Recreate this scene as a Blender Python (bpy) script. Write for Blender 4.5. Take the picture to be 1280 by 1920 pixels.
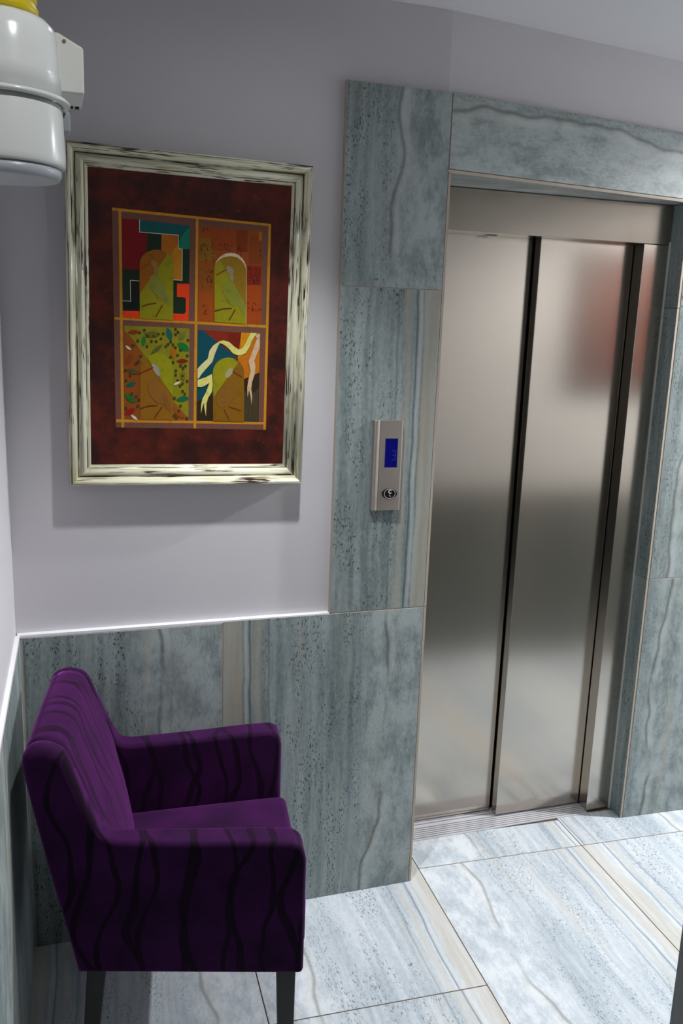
import bpy, bmesh, math, random
from mathutils import Vector, Matrix
for o in list(bpy.data.objects): bpy.data.objects.remove(o)
scene = bpy.context.scene
C = scene.collection
random.seed(7)

# ------------------------------------------------------------------ camera
def camera():
    yaw, pitch, roll = 0.32328, 0.21599, 0.034946
    cy, sy, cp, sp = math.cos(yaw), math.sin(yaw), math.cos(pitch), math.sin(pitch)
    f = Vector((sy*cp, cy*cp, -sp)); r = Vector((cy, -sy, 0)); u = r.cross(f)
    r2 = r*math.cos(roll) + u*math.sin(roll); u2 = u*math.cos(roll) - r*math.sin(roll)
    cam = bpy.data.cameras.new('camera'); co = bpy.data.objects.new('camera', cam); C.objects.link(co)
    m = Matrix((r2, u2, -f)).transposed().to_4x4(); m.translation = Vector((0.08929, -2.27275, 1.72947))
    co.matrix_world = m
    cam.sensor_fit = 'AUTO'; cam.sensor_width = 36.0; cam.lens = 1660.53/1920*36.0
    cam.clip_start = 0.02
    scene.camera = co
camera()

# ------------------------------------------------------------------ world, exposure
w = bpy.data.worlds.new('world'); scene.world = w; w.use_nodes = True
w.node_tree.nodes['Background'].inputs[0].default_value = (0.5, 0.55, 0.62, 1)
w.node_tree.nodes['Background'].inputs[1].default_value = 0.05
vs = scene.view_settings
vs.view_transform = 'Standard'; vs.look = 'None'; vs.gamma = 1.0; vs.use_curve_mapping = False
vs.exposure = 0.92

# ceiling downlights: (x, y, watts, cone degrees, edge softness)
LAMPS = [(0.62, -0.50, 50, 84, 1.0), (3.15, -0.32, 150, 168, 0.5), (4.0, -0.5, 25, 160, 0.6), (0.55, -2.10, 11, 44, 0.7)]
SPOT_AIM = (0.03, -1.33, 1.90)         # the last lamp is an added, unseen spot that lights the canister
LAMP_COLOR = (0.96, 0.98, 1.0)
CEIL = 2.51

# ------------------------------------------------------------------ node helpers
def srgb(r, g, b):
    f = lambda c: (c/255)/12.92 if c/255 <= 0.04045 else (((c/255)+0.055)/1.055)**2.4
    return (f(r), f(g), f(b), 1)
class G:
    def __init__(s, name):
        s.m = bpy.data.materials.new(name); s.m.use_nodes = True; s.t = s.m.node_tree
        s.b = s.t.nodes['Principled BSDF']
    def put(s, sock, v):
        if hasattr(v, 'is_linked') or isinstance(v, bpy.types.NodeSocket): s.t.links.new(v, sock)
        else: sock.default_value = v
    def math(s, op, a, b=0.0, c=0.0):
        n = s.t.nodes.new('ShaderNodeMath'); n.operation = op
        for i, v in enumerate((a, b, c)): s.put(n.inputs[i], v)
        return n.outputs[0]
    def add(s, a, b): return s.math('ADD', a, b)
    def sub(s, a, b): return s.math('SUBTRACT', a, b)
    def mul(s, a, b): return s.math('MULTIPLY', a, b)
    def vec(s, x, y, z=0.0):
        n = s.t.nodes.new('ShaderNodeCombineXYZ')
        for i, v in enumerate((x, y, z)): s.put(n.inputs[i], v)
        return n.outputs[0]
    def sep(s, v):
        n = s.t.nodes.new('ShaderNodeSeparateXYZ'); s.put(n.inputs[0], v); return n.outputs
    def noise(s, v, scale=1.0, detail=3.0, rough=0.55):
        n = s.t.nodes.new('ShaderNodeTexNoise'); s.put(n.inputs['Vector'], v)
        n.inputs['Scale'].default_value = scale; n.inputs['Detail'].default_value = detail; n.inputs['Roughness'].default_value = rough
        return n.outputs[0]
    def ss(s, x, a, b):
        n = s.t.nodes.new('ShaderNodeMapRange'); n.interpolation_type = 'SMOOTHSTEP'
        s.put(n.inputs[0], x); s.put(n.inputs[1], a); s.put(n.inputs[2], b); return n.outputs[0]
    def band(s, x, c, hw, soft):
        return s.ss(s.math('ABSOLUTE', s.sub(x, c)), hw+soft, max(hw-soft, 0.0))
    def mix(s, f, a, b):
        n = s.t.nodes.new('ShaderNodeMix'); n.data_type = 'RGBA'
        s.put(n.inputs[0], f); s.put(n.inputs[6], a); s.put(n.inputs[7], b); return n.outputs[2]
    def coord(s, k):
        return s.t.nodes.new('ShaderNodeTexCoord').outputs[k]
    def rnd(s): return s.t.nodes.new('ShaderNodeObjectInfo').outputs['Random']
    def set(s, **k):
        for n, v in k.items(): s.put(s.b.inputs[n.replace('_', ' ')], v)
        return s
    def bump(s, h, strength=0.2, dist=0.002):
        n = s.t.nodes.new('ShaderNodeBump'); s.put(n.inputs['Height'], h)
        n.inputs['Strength'].default_value = strength; n.inputs['Distance'].default_value = dist
        s.t.links.new(n.outputs[0], s.b.inputs['Normal']); return s

def plain(name, col, rough=0.5, metal=0.0, spec=0.5):
    g = G(name); g.set(Base_Color=col, Roughness=rough, Metallic=metal); g.b.inputs['Specular IOR Level'].default_value = spec
    return g.m

def make_stone(name, light, dark, tan, white, rough, pit):
    """travertine-look porcelain; UV in metres, u across the grain, v along it"""
    g = G(name); u, v, _ = g.sep(g.coord('UV')); r = g.rnd()
    ro = g.mul(r, 17.0)
    wob = g.mul(g.sub(g.noise(g.vec(g.mul(u, 1.5), g.mul(v, 2.2), ro), 1, 3), 0.5), 0.055)
    wob2 = g.mul(g.sub(g.noise(g.vec(g.mul(u, 0.4), g.mul(v, 1.6), g.add(ro, 5.0)), 1, 3), 0.5), 0.045)
    uw = g.add(u, wob); ub = g.add(u, wob2)
    big = g.noise(g.vec(g.mul(uw, 7.0), g.mul(v, 1.6), ro), 1, 4, 0.6)
    streak = g.noise(g.vec(g.mul(uw, 60.0), g.mul(v, 2.4), ro), 1, 5, 0.6)
    fine = g.noise(g.vec(g.mul(uw, 260.0), g.mul(v, 40.0), ro), 1, 3, 0.6)
    cloud = g.noise(g.vec(g.mul(uw, 17.0), g.mul(v, 9.0), ro), 1, 8, 0.68)
    cloudz = g.ss(u, 0.36, 0.46)                      # cloudy, less pitted side of the slab
    f = g.add(g.mul(g.ss(big, 0.3, 0.7), 0.45), g.mul(g.ss(streak, 0.3, 0.72), 0.45))
    f2 = g.add(g.add(g.mul(g.ss(cloud, 0.33, 0.66), 0.8), 0.22), g.mul(g.ss(streak, 0.3, 0.7), 0.12))
    mf = g.t.nodes.new('ShaderNodeMix'); g.put(mf.inputs[0], cloudz); g.put(mf.inputs[2], f); g.put(mf.inputs[3], f2)
    gran = g.noise(g.vec(g.mul(u, 120.0), g.mul(v, 55.0), g.add(ro, 1.5)), 1, 4, 0.7)
    f = g.add(mf.outputs[0], g.add(g.mul(g.sub(fine, 0.5), 0.35), g.mul(g.sub(gran, 0.5), 0.9)))
    col = g.mix(f, dark, light)
    warm = g.ss(g.noise(g.vec(g.mul(uw, 22.0), g.mul(v, 1.3), g.add(ro, 9.0)), 1, 3), 0.55, 0.75)
    col = g.mix(g.mul(warm, 0.35), col, tan)
    # dark pits, elongated along the grain, in clusters
    p = g.noise(g.vec(g.mul(u, 270.0), g.mul(v, 95.0), ro), 1, 2.0, 0.55)
    pm = g.noise(g.vec(g.mul(uw, 26.0), g.mul(v, 5.0), g.add(ro, 3.0)), 1, 3)
    pitm = g.mul(g.ss(p, 0.575, 0.63), g.ss(pm, 0.42, 0.58))
    pitm = g.mul(pitm, g.sub(1.0, g.mul(cloudz, 0.75)))
    pitm = g.mul(pitm, g.ss(u, 0.085, 0.13))
    col = g.mix(g.mul(pitm, pit), col, (dark[0]*0.16, dark[1]*0.18, dark[2]*0.2, 1))
    # tan band, white line and dark line at the slab edge
    tb = g.ss(ub, 0.052, 0.046); tb = g.mul(tb, g.ss(ub, -0.06, -0.05))
    tcol = g.mix(g.mul(g.ss(streak, 0.35, 0.7), 0.5), tan, light)
    col = g.mix(g.mul(tb, 0.7), col, tcol)
    col = g.mix(g.mul(g.band(ub, 0.060, 0.005, 0.003), 0.38), col, white)
    col = g.mix(g.mul(g.band(ub, 0.071, 0.0022, 0.0018), 0.65), col, (dark[0]*0.35, dark[1]*0.35, dark[2]*0.35, 1))
    col = g.mix(g.mul(g.band(g.add(ub, g.mul(wob, 0.3)), 0.094, 0.008, 0.008), 0.45), col, tan)
    col = g.mix(g.mul(g.band(g.add(ub, g.mul(wob, 0.5)), 0.125, 0.0025, 0.003), 0.45), col, (dark[0]*0.45, dark[1]*0.45, dark[2]*0.45, 1))
    # wandering vein with a pale lip
    vu = g.add(u, g.mul(g.sub(g.noise(g.vec(0.0, g.mul(v, 1.5), g.add(ro, 2.0)), 1, 3.0), 0.5), 0.26))
    vs_ = g.ss(g.noise(g.vec(0.0, g.mul(v, 3.5), g.add(ro, 6.0)), 1, 1), 0.34, 0.5)
    col = g.mix(g.mul(g.band(vu, 0.458, 0.004, 0.005), g.mul(vs_, 0.6)), col, (dark[0]*0.62, dark[1]*0.52, dark[2]*0.38, 1))
    col = g.mix(g.mul(g.band(vu, 0.474, 0.009, 0.009), g.mul(vs_, 0.32)), col, white)
    g.set(Base_Color=col, Roughness=g.add(rough, g.mul(fine, 0.08)))
    g.bump(g.sub(g.mul(fine, 0.25), pitm), 0.15, 0.001)
    return g.m

M = {}
M['stone'] = make_stone('stone_wall', srgb(166, 176, 175), srgb(100, 113, 113), srgb(170, 162, 144), srgb(204, 206, 202), 0.36, 0.9)
M['stone_floor_lit'] = make_stone('stone_floor_lit', srgb(222, 227, 232), srgb(166, 178, 187), srgb(206, 198, 184), srgb(232, 230, 226), 0.32, 0.7)  # wall stone again, the stronger light on the floor put into its colour
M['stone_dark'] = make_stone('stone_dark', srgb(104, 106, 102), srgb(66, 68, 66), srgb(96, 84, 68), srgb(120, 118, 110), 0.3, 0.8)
M['edge'] = plain('tile_edge', srgb(176, 164, 148), 0.6)
M['grout'] = plain('grout', srgb(128, 110, 96), 0.9)
M['grout_white'] = plain('grout_white', srgb(206, 204, 200), 0.8)

def make_paint():
    g = G('paint_wall'); p = g.coord('Object')
    n = g.noise(p, 3.0, 3); h = g.noise(p, 160.0, 2)
    g.set(Base_Color=g.mix(n, srgb(200, 197, 201), srgb(207, 204, 207)), Roughness=0.75); g.bump(h, 0.06, 0.001); return g.m
M['paint'] = make_paint()
M['ceiling'] = plain('paint_ceiling', srgb(222, 221, 224), 0.85)
M['trim'] = plain('trim_white', srgb(232, 232, 236), 0.5)

def make_steel(name, base, rough, axis, aniso=0.0):
    g = G(name); p = g.coord('Object'); x, y, z = g.sep(p)
    v = g.vec(g.mul(x, 260.0 if axis == 'z' else 3.0), g.mul(y, 260.0), g.mul(z, 3.0 if axis == 'z' else 260.0))
    n = g.noise(v, 1, 2)
    c1 = (base[0]*0.93, base[1]*0.93, base[2]*0.93, 1)
    g.set(Base_Color=g.mix(n, c1, base), Metallic=1.0, Roughness=rough)
    return g.m
M['steel'] = make_steel('brushed_steel', srgb(192, 184, 174), 0.18, 'z')
M['steel_h'] = make_steel('brushed_steel_h', srgb(160, 152, 142), 0.24, 'x')
M['alu'] = plain('aluminium', srgb(222, 222, 228), 0.36, 0.35)
M['panel_metal'] = make_steel('panel_metal', srgb(196, 186, 178), 0.45, 'z')
M['black'] = plain('black', (0.006, 0.006, 0.007, 1), 0.6, 0.0, 0.2)
M['void'] = plain('shaft_dark', (0.004, 0.004, 0.004, 1), 0.9)

# ------------------------------------------------------------------ mesh helpers
def link(name, me, mats, parent=None):
    o = bpy.data.objects.new(name, me); C.objects.link(o)
    for m in (mats if isinstance(mats, (list, tuple)) else [mats]): me.materials.append(m)
    if parent: o.parent = parent
    return o
def build(name, bm, mats, parent=None, smooth=False):
    me = bpy.data.meshes.new(name); bmesh.ops.recalc_face_normals(bm, faces=bm.faces[:]); bm.to_mesh(me); bm.free()
    if smooth:
        for p in me.polygons: p.use_smooth = True
    return link(name, me, mats, parent)
def tag(o, label=None, cat=None, group=None, kind=None):
    if label: o['label'] = label
    if cat: o['category'] = cat
    if group: o['group'] = group
    if kind: o['kind'] = kind
    return o
def empty(name, loc=(0, 0, 0), rz=0.0):
    o = bpy.data.objects.new(name, None); C.objects.link(o); o.location = loc; o.rotation_euler.z = rz; o.empty_display_size = 0.1
    return o
def box(bm, x0, x1, y0, y1, z0, z1):
    vs = [bm.verts.new((x, y, z)) for z in (z0, z1) for x, y in ((x0, y0), (x1, y0), (x1, y1), (x0, y1))]
    fs = [bm.faces.new([vs[i] for i in q]) for q in ((3, 2, 1, 0), (4, 5, 6, 7), (0, 1, 5, 4), (1, 2, 6, 5), (2, 3, 7, 6), (3, 0, 4, 7))]
    return vs, fs
def prism(bm, poly, z0, z1):
    a = [bm.verts.new((x, y, z0)) for x, y in poly]; b = [bm.verts.new((x, y, z1)) for x, y in poly]
    n = len(poly); bm.faces.new(a[::-1]); bm.faces.new(b)
    for i in range(n): bm.faces.new((a[i], a[(i+1) % n], b[(i+1) % n], b[i]))
def extrude_profile(bm, prof, fn0, fn1):
    """prof: list of 2d points; fn maps a 2d point to each end"""
    a = [bm.verts.new(fn0(p)) for p in prof]; b = [bm.verts.new(fn1(p)) for p in prof]
    n = len(prof); bm.faces.new(a); bm.faces.new(b[::-1])
    for i in range(n): bm.faces.new((a[i], b[i], b[(i+1) % n], a[(i+1) % n]))
def lathe(bm, prof, cx, cy, seg=48, cap=True):
    rings = []
    for r, z in prof:
        rings.append([bm.verts.new((cx+r*math.cos(2*math.pi*i/seg), cy+r*math.sin(2*math.pi*i/seg), z)) for i in range(seg)])
    for a, b in zip(rings, rings[1:]):
        for i in range(seg): bm.faces.new((a[i], a[(i+1) % seg], b[(i+1) % seg], b[i]))
    if cap: bm.faces.new(rings[0][::-1]); bm.faces.new(rings[-1])
def bevel_mod(o, w, seg=3, angle=40, wn=True):
    m = o.modifiers.new('bevel', 'BEVEL'); m.width = w; m.segments = seg; m.limit_method = 'ANGLE'; m.angle_limit = math.radians(angle)
    if wn:
        for p in o.data.polygons: p.use_smooth = True
        n = o.modifiers.new('normals', 'WEIGHTED_NORMAL'); n.keep_sharp = False
    return o

def slab(O, A, B, N, a0, a1, b0, b1, t, mats, parent, uv, name='tile', ch=0.0007, gap=0.0008):
    """one chamfered tile in the frame (O; A across, B along, N outward), front face on the plane through O"""
    O, A, B, N = Vector(O), Vector(A), Vector(B), Vector(N)
    a0 += gap; a1 -= gap; b0 += gap; b1 -= gap
    P = lambda a, b, n: tuple(O + A*a + B*b + N*n)
    bm = bmesh.new(); lay = bm.loops.layers.uv.new('UVMap')
    info = {}
    def V(a, b, n):
        v = bm.verts.new(P(a, b, n)); info[v] = (a, b); return v
    f = [V(a0+ch, b0+ch, 0), V(a1-ch, b0+ch, 0), V(a1-ch, b1-ch, 0), V(a0+ch, b1-ch, 0)]
    m = [V(a0, b0, -ch), V(a1, b0, -ch), V(a1, b1, -ch), V(a0, b1, -ch)]
    k = [V(a0, b0, -t), V(a1, b0, -t), V(a1, b1, -t), V(a0, b1, -t)]
    faces = [bm.faces.new(f)]
    for i in range(4):
        j = (i+1) % 4
        q = bm.faces.new((m[i], m[j], f[j], f[i])); q.material_index = 1
        q = bm.faces.new((k[i], k[j], m[j], m[i])); q.material_index = 1
    bm.faces.new(k[::-1]).material_index = 1
    for fc in bm.faces:
        for l in fc.loops: l[lay].uv = uv(*info[l.vert])
    return build(name, bm, mats, parent)

STONE = [M['stone'], M['edge']]; FLOOR = [M['stone_floor_lit'], M['edge']]
X, Y, Z = (1, 0, 0), (0, 1, 0), (0, 0, 1)

# ------------------------------------------------------------------ geometry of the place (metres)
X1, X2, XJ = 0.826, 1.124, 0.521       # column of tiles left of the lift
H1, H2, H3, HO = 0.910, 1.811, 2.311, 2.1225
XR, YR = 2.007, 0.140                  # front edge of the right reveal
hd = Vector((XR-X2, YR, 0)); hlen = hd.length; hd.normalize(); hn = Vector((hd.y, -hd.x, 0))
rd = Vector((1, -0.047, 0)).normalized(); rn = Vector((rd.y, -rd.x, 0))
XE = 4.3                               # far right end of the lobby
lx = lambda y: 0.032*y                 # left wall leans away from square
PW = 0.02                              # plaster lies this far behind the tile faces

# floor ------------------------------------------------------------
bm = bmesh.new(); box(bm, -0.3, XE, -4.3, 0.33, -0.06, -0.0035)
floor = tag(build('floor', bm, M['grout']), kind='structure')
fr = math.radians(-2.5); FA = Vector((math.cos(fr), math.sin(fr), 0)); FB = Vector((-math.sin(fr), math.cos(fr), 0))
FO = Vector((1.173, 0.053, 0))         # joint crossing in front of the lift
TW, TL = 0.592, 0.90
for i in range(-3, 6):
    off = -0.524 if i % 2 else 0.0
    if i in (0, 1): off = 0.0
    for j in range(-5, 1):
        a0, a1 = i*TW, (i+1)*TW; b0, b1 = off+j*TL, off+(j+1)*TL
        c0 = FO + FA*((a0+a1)/2) + FB*((b0+b1)/2)
        if c0.x < -0.45 or c0.x > 4.0 or c0.y < -4.2: continue
        if b0 > 0.28 or (i in (0, 1, 2) and j == 0): continue
        flip = i in (-1, 0) or (i > 1 and i % 2 == 0)
        uv = (lambda a, b, e=a1: (e-a-0.004, b)) if flip else (lambda a, b, e=a0: (a-e-0.004, b))
        if i == 0: uv = lambda a, b, e=a1: (e-a+0.012, b)
        x0, x1 = a0, a1
        if (FO+FA*a0).x < -0.12: x0 = (-0.12-FO.x)/FA.x + 0.0
        if x0 >= x1-0.02: continue
        if i >= 4: x1 = min(x1, (XE-0.05-FO.x)/FA.x)
        top = min(b1, (0.197 if i in (0, 1) else 0.30) - 0.053 + 0.044*abs(a0) if b1 > 0.15 else b1)
        if i in (0,) and b1 > 0.15: top = 0.145+0.02
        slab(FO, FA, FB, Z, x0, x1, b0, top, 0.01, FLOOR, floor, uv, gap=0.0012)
# short row of tiles running up to the lift sill
FS = 0.044
for i in (-1, 0, 1, 2):
    a0, a1 = i*TW, (i+1)*TW
    if i == -1: continue
    uv = (lambda a, b, e=a1: (e-a+0.05, b+3)) if i == 0 else (lambda a, b, e=a0: (a-e+0.06, b+3))
    t0 = 0.160 if i == 0 else (0.182 if i == 1 else 0.21)
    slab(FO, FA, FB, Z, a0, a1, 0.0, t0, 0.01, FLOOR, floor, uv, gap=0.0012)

# ceiling ------------------------------------------------------------
bm = bmesh.new(); box(bm, -0.4, XE+0.1, -4.3, 0.5, CEIL, CEIL+0.1)
tag(build('ceiling', bm, M['ceiling']), kind='structure')

# back wall: plaster behind, tiles in front ---------------------------
bm = bmesh.new()
prism(bm, [(-0.16, PW), (X2-0.012, PW), (X2-0.012, 0.45), (-0.16, 0.45)], -0.003, CEIL)
p0 = Vector((X2-0.012, 0, 0)) - hn*PW; p1 = Vector((XR+0.012, YR, 0)) - hn*PW
prism(bm, [(X2-0.012, PW), (p1.x, p1.y), (p1.x, 0.45), (X2-0.012, 0.45)], HO+0.012, CEIL)
e = Vector((XR+0.012, YR, 0)) - rn*PW; e2 = Vector((XR, YR, 0)) + rd*(XE-XR) - rn*PW
prism(bm, [(e.x, e.y), (e2.x, e2.y), (e2.x, 0.45), (e.x, 0.45)], -0.003, CEIL)
wall_back = tag(build('wall_back', bm, M['paint']), kind='structure')
NB = (0, -1, 0)
T = PW-0.002
def bt(s0, s1, z0, z1, uv, O=(0, 0, 0), A=X, N=NB, t=T, mats=STONE): return slab(O, A, Z, N, s0, s1, z0, z1, t, mats, wall_back, uv)
bt(0.006, XJ, 0, H1-0.006, lambda a, b: (a+0.115, b))
bt(XJ, X2-0.008, 0, H1-0.006 if False else H1-0.001, lambda a, b: (a-XJ-0.006, b+1.7))
bt(X1, X2-0.008, H1, H2, lambda a, b: (X2-a-0.004, b+4.2))
bt(X1, X2-0.008, H2, H3, lambda a, b: (a-X1+0.285, b+0.3))
# header over the lift, grain lying level
HV = (X2, 0, 0)
slab(HV, hd, Z, hn, -0.0078, hlen, HO, H3, T, STONE, wall_back, lambda a, b: (0.585-(b-HO)*0.95, a*1.0+2.0))
# right of the lift
RV = (XR, YR, 0)
for k in range(4):
    s0, s1 = (0.0, 0.60) if k == 0 else (0.60*k, 0.60*(k+1))
    s1 = min(s1, XE-XR-0.03)
    for n_, (z0, z1) in enumerate(((0, 0.898), (0.898, 1.80), (1.80, H3))):
        slab(RV, rd, Z, rn, s0, s1, z0, z1, T, STONE, wall_back, (lambda a, b, q=s0, n_=n_: (a-q+0.385-0.02*n_, b+1.3*n_)))
# grout behind the joints
bm = bmesh.new(); box(bm, 0.0, X2-0.01, 0.003, PW, 0.0, H1-0.004); box(bm, X1+0.002, X2-0.01, 0.003, PW, H1-0.004, H3-0.003)
build('grout', bm, M['grout_white'], wall_back)
# white plaster ledge on top of the wainscot
bm = bmesh.new(); box(bm, -0.006, X1-0.001, 0.0005, PW, H1-0.0055, H1+0.0015)
tag(build('trim_1', bm, M['trim']), kind='structure')

# reveals of the lift opening
YB = 0.212
def cut(name, poly, z0, z1, mats=None):
    bm = bmesh.new(); lay = bm.loops.layers.uv.new('UVMap'); prism(bm, poly, z0, z1)
    bm.normal_update()
    for f in bm.faces:
        n = f.normal
        if abs(n.y) > 0.7: f.material_index = 1
        for l in f.loops:
            c = l.vert.co
            l[lay].uv = (c.y+0.18, c.z+2) if abs(n.x) > 0.5 else (c.y+0.3, c.x)
    o = build(name, bm, STONE, wall_back); return o
sy = YR/(XR-X2)
cut('soffit_tile', [(X2-0.008, 0.0005), (XR, YR+0.0005), (XR, YB+0.03), (X2-0.008, YB+0.03)], 2.1135, HO-0.0008)
for z0, z1 in ((0, 0.898), (0.898, 1.795), (1.795, 2.1127)):
    cut('reveal_tile', [(XR-0.0088, YR+0.0005), (XR-0.0012, YR+0.0005), (XR-0.0012, YB+0.03), (XR-0.0088, YB+0.03)], z0+0.0008, z1-0.0008)
for z0, z1 in ((0, H1), (H1, H2), (H2, 2.1127)):
    cut('reveal_tile', [(X2-0.0072, 0.0008), (X2, 0.0008), (X2, YB+0.03), (X2-0.0072, YB+0.03)], z0+0.0008, z1-0.0008)
bm = bmesh.new(); box(bm, XR-0.0125, XR-0.0088, YB-0.006, YB-0.0005, 0, 2.0); build('sealant', bm, M['grout_white'], wall_back)

# left wall ------------------------------------------------------------
ld = Vector((-0.032, -1, 0)).normalized(); ln = Vector((1, -0.032, 0)).normalized()
bm = bmesh.new(); q0 = Vector((0, PW, 0)) - ln*0.010; q1 = q0 + ld*4.3
prism(bm, [(q0.x, q0.y), (q1.x, q1.y), (q1.x-0.15, q1.y), (q0.x-0.15, q0.y)], -0.003, CEIL)
wall_left = tag(build('wall_left', bm, M['paint']), kind='structure')
for k in range(7):
    slab((0, 0, 0), ld, Z, ln, 0.60*k+(0.001 if k == 0 else 0), 0.60*(k+1), 0, H1-0.006, 0.009, STONE, wall_left, lambda a, b, k=k: (0.62-(a-0.6*k), b+0.7*k))
bm = bmesh.new(); t0 = Vector((0, 0, 0)); t1 = ld*4.2
prism(bm, [(t0.x-0.0005, t0.y), (t1.x-0.0005, t1.y), (t1.x-0.0105, t1.y), (t0.x-0.0105, t0.y)], H1-0.0055, H1+0.0015)
tag(build('trim_2', bm, M['trim']), kind='structure')

# wall opposite the lift, its tiled end shows at the right edge of the view
WX, WY = 1.181, -1.102
bm = bmesh.new(); box(bm, WX+PW, XE, WY-0.16, WY-PW, -0.003, CEIL)
wall_front = tag(build('wall_front', bm, plain('paint_beige', srgb(176, 173, 172), 0.7)), kind='structure')
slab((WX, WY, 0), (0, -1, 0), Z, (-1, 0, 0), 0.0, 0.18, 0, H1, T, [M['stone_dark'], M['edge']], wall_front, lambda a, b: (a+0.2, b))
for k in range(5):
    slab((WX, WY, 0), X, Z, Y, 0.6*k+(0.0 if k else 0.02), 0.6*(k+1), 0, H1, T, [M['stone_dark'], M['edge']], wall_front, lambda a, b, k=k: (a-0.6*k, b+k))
bm = bmesh.new(); box(bm, XE, XE+0.12, -4.3, 0.45, -0.003, CEIL)
tag(build('wall_right', bm, M['paint']), kind='structure')
bm = bmesh.new(); box(bm, -0.5, XE+0.12, -4.45, -4.31, -0.003, CEIL)
tag(build('wall_rear', bm, plain('dark_rear_wall', srgb(92, 66, 48), 0.5)), kind='structure')  # rear wall out of view, coloured dark brown to cut bounced light

# lift door ------------------------------------------------------------
lift = tag(empty('door_1', (1.55, 0.26, 0)), 'brushed steel two panel sliding lift door in a stone surround', None, None, 'structure')
def lp(name, bm, mats, smooth=False, parent=None):
    o = build(name, bm, mats, None, smooth); o.parent = parent or lift
    o.matrix_parent_inverse = Matrix.Translation((-1.55, -0.26, 0)) if not parent else Matrix.Identity(4)
    return o
ZT = 1.991
bm = bmesh.new(); box(bm, X2+0.001, XR-0.0095, 0.21, 0.257, ZT, 2.112); box(bm, X2+0.001, 1.5555, 0.2572, 0.2985, ZT+0.0002, 2.112); tr = bevel_mod(lp('transom', bm, M['steel_h']), 0.0015, 2)
bm = bmesh.new(); box(bm, 1.901, XR-0.0095, 0.21, 0.258, 0.0008, ZT-0.0008); bevel_mod(lp('door_jamb', bm, M['steel']), 0.0015, 2)
bm = bmesh.new(); box(bm, X2+0.001, 1.20, 0.21, 0.299, 0.0008, ZT-0.0008); bevel_mod(lp('door_jamb', bm, M['steel']), 0.0015, 2)
def leaf(x0, x1, y0, y1):
    bm = bmesh.new(); box(bm, x0, x1, y0, y1, 0.008, 2.06); return bevel_mod(lp('door_panel', bm, M['steel']), 0.002, 3)
leaf(1.12, 1.556, 0.303, 0.333); leaf(1.5605, 1.93, 0.262, 0.298)
bm = bmesh.new(); box(bm, 1.05, 2.05, 0.336, 0.34, 0.0, 2.1); lp('shaft_shade_sheet', bm, M['void'])  # near-black sheet painted in place of the shade inside the shaft
# grooved sill: base plus raised ribs
bm = bmesh.new(); box(bm, X2+0.001, 1.901, 0.197, 0.336, -0.0035, 0.0005); sill = lp('sill', bm, plain('sill_groove', srgb(112, 108, 106), 0.5, 0.3))
for y0, y1 in ((0.197, 0.2035), (0.208, 0.2145), (0.219, 0.2255), (0.230, 0.2365), (0.241, 0.2475), (0.252, 0.2585), (0.2635, 0.281), (0.286, 0.296), (0.3005, 0.322)):
    bm = bmesh.new(); box(bm, X2+0.001, 1.901 if y0 > 0.209 else 1.8995, y0, y1, 0.0006, 0.0040)
    o = build('sill_rib', bm, M['alu']); o.parent = sill; o.matrix_parent_inverse = Matrix.Identity(4)
    o.matrix_parent_inverse = Matrix.Identity(4)
# small oval maker's mark on the transom soffit
bm = bmesh.new()
mx, my, mz = 1.392, 0.272, ZT-0.0008
def flat(bm, pts, z):
    bm.faces.new([bm.verts.new((x, y, z)) for x, y in pts])
n = 24
for i in range(n):
    a, b = 2*math.pi*i/n, 2*math.pi*(i+1)/n
    flat(bm, [(mx+0.021*math.cos(a), my+0.012*math.sin(a)), (mx+0.021*math.cos(b), my+0.012*math.sin(b)), (mx+0.018*math.cos(b), my+0.0095*math.sin(b)), (mx+0.018*math.cos(a), my+0.0095*math.sin(a))], mz)
flat(bm, [(mx+0.0215*math.cos(2*math.pi*i/n), my+0.0125*math.sin(2*math.pi*i/n)) for i in range(n)], mz+0.0003)
for x in (-0.010, -0.003, 0.005): flat(bm, [(mx+x, my-0.005), (mx+x+0.004, my-0.005), (mx+x+0.005, my+0.005), (mx+x+0.001, my+0.005)], mz)
bm.faces.ensure_lookup_table()
for f in bm.faces: f.material_index = 0 if len(f.verts) > 8 else 1
o = build('emblem', bm, [M['black'], plain('emblem_grey', srgb(150, 146, 140), 0.5)]); o.parent = tr

# ------------------------------------------------------------------ framed picture
def make_distressed():
    g = G('distressed_cream'); u, v, _ = g.sep(g.coord('UV')); r = g.mul(g.rnd(), 13.0)
    n = g.noise(g.vec(g.mul(u, 9.0), g.mul(v, 330.0), r), 1, 4, 0.62)
    k = g.noise(g.vec(g.mul(u, 9.0), g.mul(v, 30.0), g.add(r, 4.0)), 1, 2)
    wear = g.ss(g.add(n, g.mul(g.sub(k, 0.5), 0.7)), 0.585, 0.65)
    gn = g.ss(g.noise(g.vec(g.mul(u, 7.0), g.mul(v, 60.0), g.add(r, 2.0)), 1, 3), 0.40, 0.52)
    gro = g.math('MAXIMUM', g.band(v, 0.0750, 0.0020, 0.0018), g.math('MAXIMUM', g.band(v, 0.1022, 0.0014, 0.0014), g.band(v, 0.0485, 0.0012, 0.0012)))
    wear = g.math('MAXIMUM', wear, g.mul(gro, gn))
    ol = g.noise(g.vec(g.mul(u, 6.0), g.mul(v, 120.0), g.add(r, 8.0)), 1, 3)
    col = g.mix(g.mul(g.ss(ol, 0.48, 0.72), 0.8), srgb(230, 228, 202), srgb(176, 166, 116))
    col = g.mix(wear, col, srgb(52, 34, 24))
    g.set(Base_Color=col, Roughness=0.16); g.bump(g.sub(1.0, wear), 0.3, 0.001)
    return g.m
M['distressed'] = make_distressed()
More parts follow.
